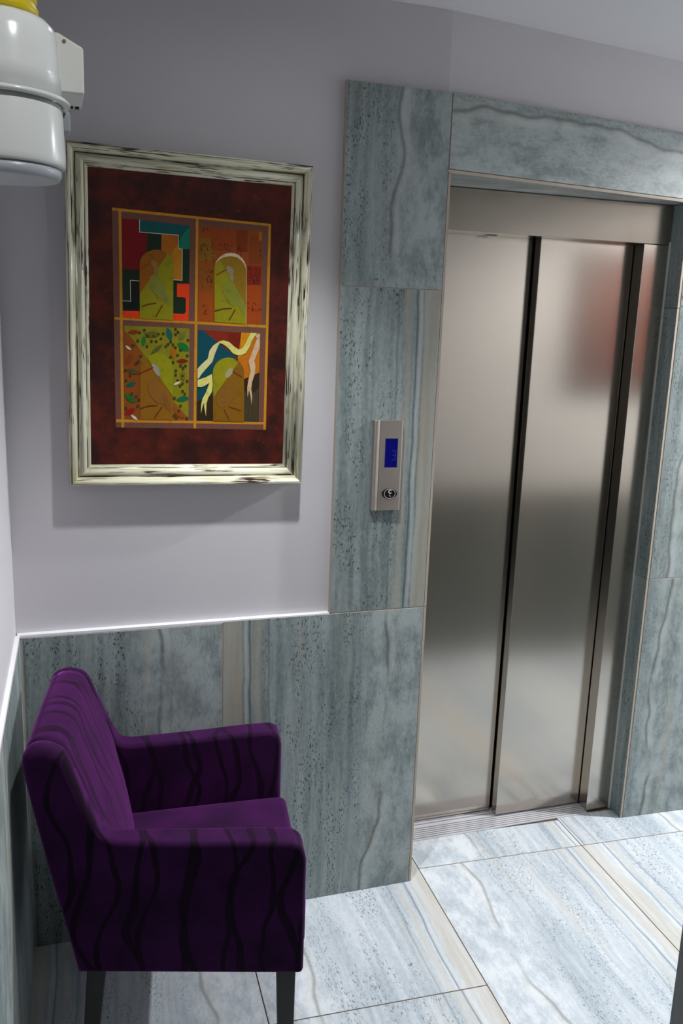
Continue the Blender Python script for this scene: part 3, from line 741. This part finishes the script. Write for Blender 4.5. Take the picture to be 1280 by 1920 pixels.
(7,142,136,12,[574,-1776,549,-1150,561,-1052,599,-960,661,-880,743,-818,839,-777,943,-761,1048,-770,1201,-881]),
(8,156,150,110,[1038,-1024,1059,-1053,1061,-1100,1044,-1157,1010,-1212,968,-1254,924,-1275,888,-1271,867,-1242,865,-1195,882,-1138,915,-1083,958,-1041,1002,-1020]),
(8,128,86,24,[1060,-1415,1120,-1486,1135,-1603,1102,-1743,1027,-1877,925,-1979,817,-2029,724,-2017,664,-1945,650,-1828,683,-1690,758,-1556,859,-1454,967,-1404]),
(9,110,44,10,[1054,-1113,1290,-1255,1304,-1233,1068,-1091]),
(9,104,40,14,[845,-2092,972,-2350,995,-2339,869,-2081]),
(9,104,40,14,[974,-2022,1296,-2126,1304,-2101,981,-1998]),
(8,214,206,112,[1498,-123,1663,-120,1557,-280,1488,-461,1382,-643,1273,-686,1182,-698,1053,-654,960,-551,831,-450,704,-402,650,-404,721,-357,811,-339,956,-374,1086,-484,1215,-556,1305,-503,1394,-358]),
(9,212,204,138,[713,-401,652,-527,583,-723,532,-884,373,-1066,267,-1193,197,-1302,161,-1321,158,-1072,264,-946,414,-808,456,-604,543,-478,650,-400]),
(9,214,206,112,[162,-1347,358,-1280,528,-1186,550,-1436,535,-1633,438,-1797,400,-1942,391,-2268,322,-1925,288,-2070,259,-2206,263,-1980,294,-1818,382,-1655,468,-1411,343,-1494,254,-1528,164,-1516]),
(9,206,174,134,[1743,-131,1748,-487,1678,-651,1617,-814,1650,-975,1636,-1156,1567,-1375,1553,-1557,1586,-1739,1573,-1959,1540,-1740,1498,-1567,1462,-1750,1445,-1523,1473,-1305,1523,-1087,1461,-855,1513,-692,1582,-511,1667,-258,1619,-180]),
]

bm = bmesh.new(); cl = bm.loops.layers.float_color.new('paint')
off = 0.0
for lay, r, g_, b, pts in sorted(ART, key=lambda q: q[0]):
    off += 6e-6
    vsn = [bm.verts.new((pts[i]/1e4, -0.0303-off, pts[i+1]/1e4+0.403)) for i in range(0, len(pts), 2)]
    f = bm.faces.new(vsn); c = srgb(r, g_, b)
    f.normal_update()
    if f.normal.y > 0: f.normal_flip()
    for l in f.loops: l[cl] = c
me = bpy.data.meshes.new('painted_print'); bm.to_mesh(me); bm.free()
link('painted_print', me, M['print'], canvas)

# ------------------------------------------------------------------ call panel
call = tag(empty('lift_call_panel', (0.9755, 0, 1.2075)), 'narrow grey metal lift call panel with blue display and oval button', 'call panel')
PWID, PHGT = 0.087, 0.2515
prof = [(-0.0435, 0.0), (-0.0435, -0.006), (-0.041, -0.0125), (-0.036, -0.0155), (-0.030, -0.0150), (-0.0265, -0.0128), (-0.0245, -0.0142), (0.036, -0.0178), (0.0395, -0.0170), (0.0435, -0.006), (0.0435, 0.0)]
bm = bmesh.new(); extrude_profile(bm, prof, lambda p: (p[0], p[1], 0.0), lambda p: (p[0], p[1], PHGT))
bevel_mod(build('body', bm, M['panel_metal'], call), 0.0008, 2, 30)
def face_y(x): return -0.0142 - 0.0036*(x+0.0245)/0.0605
def make_screen():
    g = G('blue_display'); g.set(Base_Color=srgb(2, 2, 24), Roughness=0.3, Emission_Color=srgb(6, 10, 110), Emission_Strength=0.35); g.b.inputs['Specular IOR Level'].default_value = 0.1; return g.m
def make_glyph():
    g = G('display_segment'); g.set(Base_Color=srgb(4, 6, 40), Roughness=0.5, Emission_Color=srgb(22, 36, 120), Emission_Strength=0.5); return g.m
def panel_quad(bm, x0, x1, z0, z1, off, th=0.0006):
    pts = []
    for y_ in (0, 1):
        for x, z in ((x0, z0), (x1, z0), (x1, z1), (x0, z1)): pts.append(bm.verts.new((x, face_y(x)-off+(th if y_ else 0), z)))
    a, b = pts[:4], pts[4:]
    bm.faces.new(a); bm.faces.new(b[::-1])
    for i in range(4): bm.faces.new((a[i], b[i], b[(i+1) % 4], a[(i+1) % 4]))
bm = bmesh.new(); panel_quad(bm, -0.0095, 0.0265, 0.1215, 0.2020, 0.0004); scr = build('display', bm, make_screen(), call)
bm = bmesh.new()
sx0, sx1, sz0, sz1 = 0.0095, 0.0215, 0.1415, 0.1690
for q in ((sx0, sx1, sz1-0.0018, sz1), (sx0+0.003, sx1, (sz0+sz1)/2-0.0009, (sz0+sz1)/2+0.0009), (sx0, sx1, sz0, sz0+0.0018), (sx1-0.0018, sx1, sz0+0.0022, (sz0+sz1)/2-0.0013), (sx1-0.0018, sx1, (sz0+sz1)/2+0.0013, sz1-0.0022)):
    panel_quad(bm, *q, 0.0007, 0.0003)
build('display_digit', bm, make_glyph(), scr)
# oval button with ring, letter and raised dots
bcx, bcz = 0.0085, 0.0475; by = face_y(bcx)
tilt = math.atan2(-0.0036, 0.0605)
def oval(bm, rx, rz, h0, h1, dome=0.0, seg=40):
    def R(rx_, rz_, h): return [bm.verts.new((bcx+rx_*math.cos(t), face_y(bcx+rx_*math.cos(t))-h, bcz+rz_*math.sin(t))) for t in [2*math.pi*i/seg for i in range(seg)]]
    rs = [R(rx, rz, h0), R(rx, rz, h1), R(rx*0.93, rz*0.93, h1+dome)]
    for a, b in zip(rs, rs[1:]):
        for i in range(seg): bm.faces.new((a[i], a[(i+1) % seg], b[(i+1) % seg], b[i]))
    bm.faces.new(rs[0][::-1]); bm.faces.new(rs[-1])
bm = bmesh.new(); oval(bm, 0.0215, 0.0150, 0.0002, 0.0022, 0.0006); btn = build('button', bm, M['black'], call)
bm = bmesh.new(); seg = 40
def ringpts(rx, rz, h): return [bm.verts.new((bcx+rx*math.cos(t), face_y(bcx+rx*math.cos(t))-h, bcz+rz*math.sin(t))) for t in [2*math.pi*i/seg for i in range(seg)]]
ra, rb, rc = ringpts(0.0168, 0.0140, 0.0030), ringpts(0.0160, 0.0133, 0.0037), ringpts(0.0152, 0.0126, 0.0030)
for a, b in ((ra, rb), (rb, rc)):
    for i in range(seg): bm.faces.new((a[i], a[(i+1) % seg], b[(i+1) % seg], b[i]))
build('button_ring', bm, plain('ring_grey', srgb(170, 170, 170), 0.6), btn)
white_ink = plain('white_ink', srgb(225, 225, 222), 0.5)
cu = bpy.data.curves.new('letter', 'FONT'); cu.body = '\u00c7'; cu.size = 0.0135; cu.extrude = 0.0003; cu.offset = 0.0004; cu.align_x = 'CENTER'
to = bpy.data.objects.new('letter', cu); C.objects.link(to)
bpy.context.view_layer.update()
me = bpy.data.meshes.new_from_object(to.evaluated_get(bpy.context.evaluated_depsgraph_get())); bpy.data.objects.remove(to)
me.transform(Matrix.Translation((bcx, by-0.0034, bcz+0.0012)) @ Matrix.Rotation(math.pi/2, 4, 'X'))
link('button_letter', me, white_ink, btn)
for dx, dz in ((-0.0012, -0.0048), (0.0020, -0.0072), (-0.0012, -0.0072)):
    if dx < 0 and dz < -0.006: continue
    bm = bmesh.new(); bmesh.ops.create_uvsphere(bm, u_segments=10, v_segments=6, radius=0.0011)
    bmesh.ops.translate(bm, verts=bm.verts, vec=(bcx+dx, by-0.0030, bcz+dz)); build('raised_dot', bm, white_ink, btn, True)

# ------------------------------------------------------------------ armchair
def make_velvet(name, pattern):
    g = G(name); x, y, z = g.sep(g.coord('Object'))
    nap = g.noise(g.coord('Object'), 9.0, 4, 0.6); fz = g.noise(g.coord('Object'), 900.0, 2)
    base = g.mix(g.ss(nap, 0.3, 0.7), srgb(32, 6, 40), srgb(54, 12, 62))
    if pattern:
        p, q = (x, g.add(z, g.mul(y, 1.1))) if pattern == 'x' else (y, g.add(z, g.mul(x, -0.6)))
        def fam(ph, sgn, per, seed):
            w_ = g.math('SINE', g.add(g.mul(q, 15.0), ph)); w2 = g.noise(g.vec(g.mul(p, 5.0), g.mul(q, 6.0), seed), 1, 1)
            t = g.add(p, g.add(g.mul(w_, 0.020*sgn), g.mul(g.sub(w2, 0.5), 0.07)))
            fr_ = g.math('FRACT', g.add(g.math('DIVIDE', t, per), 10.0+seed*0.37))
            wid = g.add(0.030, g.mul(g.noise(g.vec(g.mul(p, 12.0), g.mul(q, 9.0), seed+4.0), 1, 1), 0.075))
            return g.math('LESS_THAN', g.math('ABSOLUTE', g.sub(fr_, 0.5)), wid)
        k = g.math('MAXIMUM', fam(0.6, 1, 0.088, 1.0), fam(2.3, -1, 0.112, 2.0))
        base = g.mix(g.mul(k, 0.9), base, srgb(16, 3, 18))
        g.bump(g.add(g.mul(k, -1.0), g.mul(fz, 0.15)), 0.5, 0.0015)
    else:
        g.bump(fz, 0.15, 0.0008)
    g.set(Base_Color=base, Roughness=0.9, Sheen_Weight=0.5, Sheen_Roughness=0.4, Sheen_Tint=srgb(190, 90, 200))
    g.b.inputs['Specular IOR Level'].default_value = 0.15
    return g.m
vx, vy, vp = make_velvet('velvet_arm', 'x'), make_velvet('velvet_back', 'y'), make_velvet('velvet_plain', None)
CR = math.radians(-8.5)
ce, cl_ = Vector((math.cos(CR), math.sin(CR), 0)), Vector((-math.sin(CR), math.cos(CR), 0))
chair = tag(empty('armchair', (0.628, -0.348, 0), CR), 'purple velvet tub armchair with dark wavy stripes in the corner', 'armchair')
def taper(o):
    for v in o.data.vertices:
        s = 1.0 + 0.44*min(0.0, v.co.x)
        v.co.y *= s
    return o
SIDE = [(0, 0.303), (0, 0.585), (-0.006, 0.608), (-0.02, 0.621), (-0.04, 0.626), (-0.12, 0.627), (-0.22, 0.625), (-0.36, 0.625), (-0.405, 0.627), (-0.428, 0.637), (-0.442, 0.662), (-0.466, 0.722), (-0.490, 0.785), (-0.509, 0.824), (-0.545, 0.840), (-0.575, 0.834), (-0.592, 0.812), (-0.590, 0.77), (-0.575, 0.69), (-0.548, 0.56), (-0.515, 0.42), (-0.490, 0.303)]
def smooth_path(P, n=4):
    out = []
    for i in range(len(P)):
        p0, p1, p2, p3 = P[max(i-1, 0)], P[i], P[min(i+1, len(P)-1)], P[min(i+2, len(P)-1)]
        if i == len(P)-1: out.append(p1); break
        for k in range(n):
            t = k/n
            out.append(tuple(0.5*((2*p1[c]) + (-p0[c]+p2[c])*t + (2*p0[c]-5*p1[c]+4*p2[c]-p3[c])*t*t + (-p0[c]+3*p1[c]-3*p2[c]+p3[c])*t**3) for c in (0, 1)))
    return out
SIDE = [SIDE[0]] + smooth_path(SIDE[1:], 3)
def arm(sgn):
    bm = bmesh.new()
    y0, y1 = (0.228, 0.302) if sgn > 0 else (-0.302, -0.228)
    extrude_profile(bm, SIDE, lambda p: (p[0], y0, p[1]), lambda p: (p[0], y1, p[1]))
    o = build('armrest', bm, vx, chair)
    me = o.data; bw = me.attributes.new('bevel_weight_edge', 'FLOAT', 'EDGE')
    for e_ in me.edges:
        a, b = me.vertices[e_.vertices[0]].co, me.vertices[e_.vertices[1]].co
        if abs(a.y-b.y) > 1e-4:
            bw.data[e_.index].value = 0.5 if (a.z < 0.31 and a.x > -0.01) else 0.0
        else:
            m_ = (a+b)/2; t_ = max(0.0, min(1.0, (-m_.x-0.42)/0.06)) * max(0.0, min(1.0, (m_.z-0.45)/0.2))
            bw.data[e_.index].value = 0.46 + 0.54*t_
    taper(o)
    m_ = o.modifiers.new('bevel', 'BEVEL'); m_.width = 0.025; m_.segments = 5; m_.limit_method = 'WEIGHT'; m_.use_clamp_overlap = False
    for p in me.polygons: p.use_smooth = True
    n_ = o.modifiers.new('normals', 'WEIGHTED_NORMAL'); n_.keep_sharp = False
    return o
arm(1); arm(-1)
# reclined back cushion between the wings
bm = bmesh.new()
fr_pts = [(-0.395, 0.36), (-0.405, 0.45), (-0.42, 0.54), (-0.445, 0.64), (-0.475, 0.73), (-0.50, 0.79), (-0.515, 0.822), (-0.545, 0.837), (-0.575, 0.831), (-0.590, 0.810), (-0.588, 0.77), (-0.573, 0.69), (-0.546, 0.56), (-0.513, 0.42), (-0.487, 0.30)]
NY = 16; rows = []
fr_pts = smooth_path(fr_pts[:11], 2) + fr_pts[11:]

for i in range(NY+1):
    t = -1+2*i/NY; yy = 0.250*t; row = []
    for k, (px, pz) in enumerate(fr_pts):
        bul = 0.028*(1-t*t)*max(0.0, 1-k/12.0) if k < 12 else 0.0
        hgt = 0.005*(1-t*t)+0.002 if 10 <= k <= 18 else 0.0
        row.append(bm.verts.new((px+bul+(0.004 if 6 <= k < 14 else 0.0), yy, pz+hgt)))
    rows.append(row)
for a, b in zip(rows, rows[1:]):
    for k in range(len(fr_pts)): bm.faces.new((a[k], b[k], b[(k+1) % len(fr_pts)], a[(k+1) % len(fr_pts)]))
bm.faces.new(rows[0]); bm.faces.new(rows[-1][::-1])
o = build('backrest', bm, vy, chair, True); taper(o)
# seat cushion, gently domed
bm = bmesh.new(); NX, NYs = 10, 8; grid = []
for i in range(NX+1):
    col_ = []
    for j in range(NYs+1):
        xx = -0.42+0.434*i/NX; t = -1+2*j/NYs
        col_.append(bm.verts.new((xx, 0.228*t, 0.440+0.014*(1-t*t)*math.sin(math.pi*(0.12+0.80*i/NX)))))
    grid.append(col_)
for i in range(NX):
    for j in range(NYs): bm.faces.new((grid[i][j], grid[i+1][j], grid[i+1][j+1], grid[i][j+1]))
r_ = bmesh.ops.extrude_face_region(bm, geom=bm.faces[:])
for v in [e_ for e_ in r_['geom'] if isinstance(e_, bmesh.types.BMVert)]: v.co.z = 0.305
o = build('seat', bm, vp, chair); taper(o); bevel_mod(o, 0.022, 4, 50)
wood = None
g = G('dark_wood'); n_ = g.noise(g.coord('Object'), 30.0, 3); g.set(Base_Color=g.mix(n_, srgb(16, 10, 8), srgb(28, 18, 14)), Roughness=0.6); wood = g.m
def leg(xc, yc, splay):
    bm = bmesh.new(); a, b = 0.021, 0.015
    t_ = [bm.verts.new((xc+dx*a, yc+dy*a, 0.32)) for dx, dy in ((-1, -1), (1, -1), (1, 1), (-1, 1))]
    l_ = [bm.verts.new((xc+splay+dx*b, yc+dy*b, 0.0)) for dx, dy in ((-1, -1), (1, -1), (1, 1), (-1, 1))]
    bm.faces.new(t_); bm.faces.new(l_[::-1])
    for i in range(4): bm.faces.new((l_[i], l_[(i+1) % 4], t_[(i+1) % 4], t_[i]))
    bevel_mod(build('leg', bm, wood, chair), 0.003, 2)
for sx, sy_ in ((-0.036, 0.262), (-0.036, -0.262), (-0.45, 0.205), (-0.45, -0.205)): leg(sx, sy_, -0.03 if sx < -0.2 else 0.004)

# ------------------------------------------------------------------ wall canister on the left wall
white_pl = plain('white_plastic', srgb(236, 238, 234), 0.2); grey_pl = plain('grey_plastic', srgb(150, 154, 158), 0.35)
yel = plain('yellow_plastic', srgb(214, 190, 30), 0.3); clear = plain('frosted_base', srgb(188, 192, 196), 0.3)
kx, ky = 0.057, -1.354
can = tag(empty('wall_canister', (kx, ky, 1.84)), 'glossy white canister with yellow cap and ring bracket at upper left', 'canister')
def cp(name, bm, mat, smooth=True, parent=None):
    bmesh.ops.translate(bm, verts=bm.verts, vec=(-kx, -ky, -1.84)); return build(name, bm, mat, parent or can, smooth)
bm = bmesh.new(); lathe(bm, [(0.036, 1.9795), (0.044, 1.978), (0.0495, 1.9725), (0.0518, 1.964), (0.0528, 1.950), (0.0535, 1.935), (0.0545, 1.914)], kx, ky, 64); cp('upper_body', bm, white_pl)
bm = bmesh.new(); lathe(bm, [(0.0535, 1.9125), (0.0545, 1.905), (0.0563, 1.862), (0.0560, 1.857), (0.0545, 1.8545)], kx, ky, 64); low = cp('lower_body', bm, white_pl)
bm = bmesh.new(); lathe(bm, [(0.0525, 1.8544), (0.0520, 1.848), (0.050, 1.8445), (0.046, 1.8435), (0.030, 1.8435)], kx, ky, 48); cp('base', bm, clear)
bm = bmesh.new(); lathe(bm, [(0.0548, 1.9135), (0.0600, 1.9135), (0.0615, 1.9122), (0.0615, 1.9105), (0.0600, 1.9092), (0.0548, 1.9092)], kx, ky, 64, False); ring = cp('ring', bm, white_pl)
bm = bmesh.new(); lathe(bm, [(0.0345, 1.9815), (0.0365, 1.9830), (0.0365, 1.9880), (0.0345, 1.9900), (0.0345, 1.9930), (0.0355, 1.9950), (0.0355, 2.0010), (0.0335, 2.0030), (0.0335, 2.0210), (0.030, 2.0270), (0.010, 2.0290)], kx, ky, 48); cp('cap', bm, yel)
# clip of the ring and the bracket box that carries it from the wall
bm = bmesh.new(); box(bm, kx+0.044, kx+0.062, ky+0.020, ky+0.040, 1.892, 1.912); cl = cp('ring_clip', bm, grey_pl, False); bevel_mod(cl, 0.003, 2)
bx0, bx1, by0, by1 = -0.040, 0.1345, -1.288, -1.215
bm = bmesh.new()
extrude_profile(bm, [(bx0, 1.9375), (bx1, 1.9375), (bx1, 1.980), (0.111, 1.9915), (bx0, 1.9915)], lambda p: (p[0], by0, p[1]), lambda p: (p[0], by1, p[1])); bb = cp('bracket_box', bm, plain('bracket_plastic', srgb(228, 228, 222), 0.4), False); bevel_mod(bb, 0.002, 2)
bm = bmesh.new(); bmesh.ops.create_cone(bm, cap_ends=True, segments=12, radius1=0.0018, radius2=0.0018, depth=0.0012, matrix=Matrix.Translation((0.1165, by0-0.0002, 1.984)) @ Matrix.Rotation(math.pi/2, 4, 'X')); o = cp('screw', bm, M['grout'], False, bb)
bm = bmesh.new(); box(bm, 0.112, 0.1255, by1-0.012, by1-0.003, 1.9365, 1.9376); cp('slot', bm, M['black'], False, bb)
bm = bmesh.new(); box(bm, 0.1275, 0.1315, by1-0.012, by1-0.003, 1.9365, 1.9376); cp('slot', bm, M['black'], False, bb)
bm = bmesh.new(); box(bm, -0.040, 0.02, ky-0.010, ky+0.010, 1.905, 1.9145); cp('wall_arm', bm, grey_pl, False)
bm = bmesh.new(); box(bm, 0.055, 0.095, ky+0.046, by0+0.004, 1.9385, 1.950); cp('strut', bm, grey_pl, False)

# ------------------------------------------------------------------ picture on the opposite wall (seen blurred in the steel doors)
op = tag(empty('orange_picture', (2.86, WY-PW, 1.45)), 'red and orange picture mirrored in the right lift door panel', 'picture')
bm = bmesh.new(); box(bm, -0.26, 0.26, 0.004, 0.022, 0, 0.62)
g = G('orange_paint'); n_ = g.noise(g.coord('Object'), 5.0, 3); g.set(Base_Color=g.mix(g.ss(n_, 0.4, 0.6), srgb(64, 18, 10), srgb(86, 40, 14)), Roughness=0.5)
build('canvas', bm, g.m, op)
fm = plain('dark_frame', srgb(40, 26, 20), 0.4)
for x0, x1, z0, z1 in ((-0.30, 0.30, -0.04, 0.0), (-0.30, 0.30, 0.62, 0.66), (-0.30, -0.26, 0.0, 0.62), (0.26, 0.30, 0.0, 0.62)):
    bm = bmesh.new(); box(bm, x0, x1, 0.001, 0.035, z0, z1); build('frame_rail', bm, fm, op)

# ------------------------------------------------------------------ ceiling downlights
chrome = plain('lamp_chrome', srgb(190, 190, 190), 0.25, 1.0)
g = G('lamp_glow'); g.set(Base_Color=(0.8, 0.8, 0.8, 1), Emission_Color=(*LAMP_COLOR, 1), Emission_Strength=28.0); glow = g.m
WHERE = ['in front of the picture', 'in front of the lift door', 'at the right end of the lobby', 'added out of view to light the canister']
for (x, y, wt, cone, soft), wh in zip(LAMPS, WHERE):
    d = tag(empty('ceiling_downlight', (x, y, CEIL)), 'round chrome ceiling downlight ' + wh, 'downlight', 'ceiling downlights')
    bm = bmesh.new(); lathe(bm, [(0.036, -0.001), (0.052, -0.001), (0.055, -0.005), (0.050, -0.014), (0.040, -0.015), (0.036, -0.006)], 0, 0, 40, False); build('rim', bm, chrome, d, True)
    bm = bmesh.new(); lathe(bm, [(0.036, -0.003), (0.035, -0.006), (0.012, -0.007)], 0, 0, 32); build('lens', bm, glow, d, True)
    li = bpy.data.lights.new('downlight_beam', 'SPOT'); li.energy = wt; li.spot_size = math.radians(cone); li.spot_blend = soft
    li.shadow_soft_size = 0.03; li.color = LAMP_COLOR
    lo = bpy.data.objects.new('downlight_beam', li); C.objects.link(lo); lo.parent = d; lo.location = (0, 0, -0.02)
    if cone < 60:
        lo.location = (0, 0, -0.03)
        lo.rotation_euler = (Vector(SPOT_AIM)-Vector((x, y, CEIL-0.03))).to_track_quat('-Z', 'Y').to_euler()
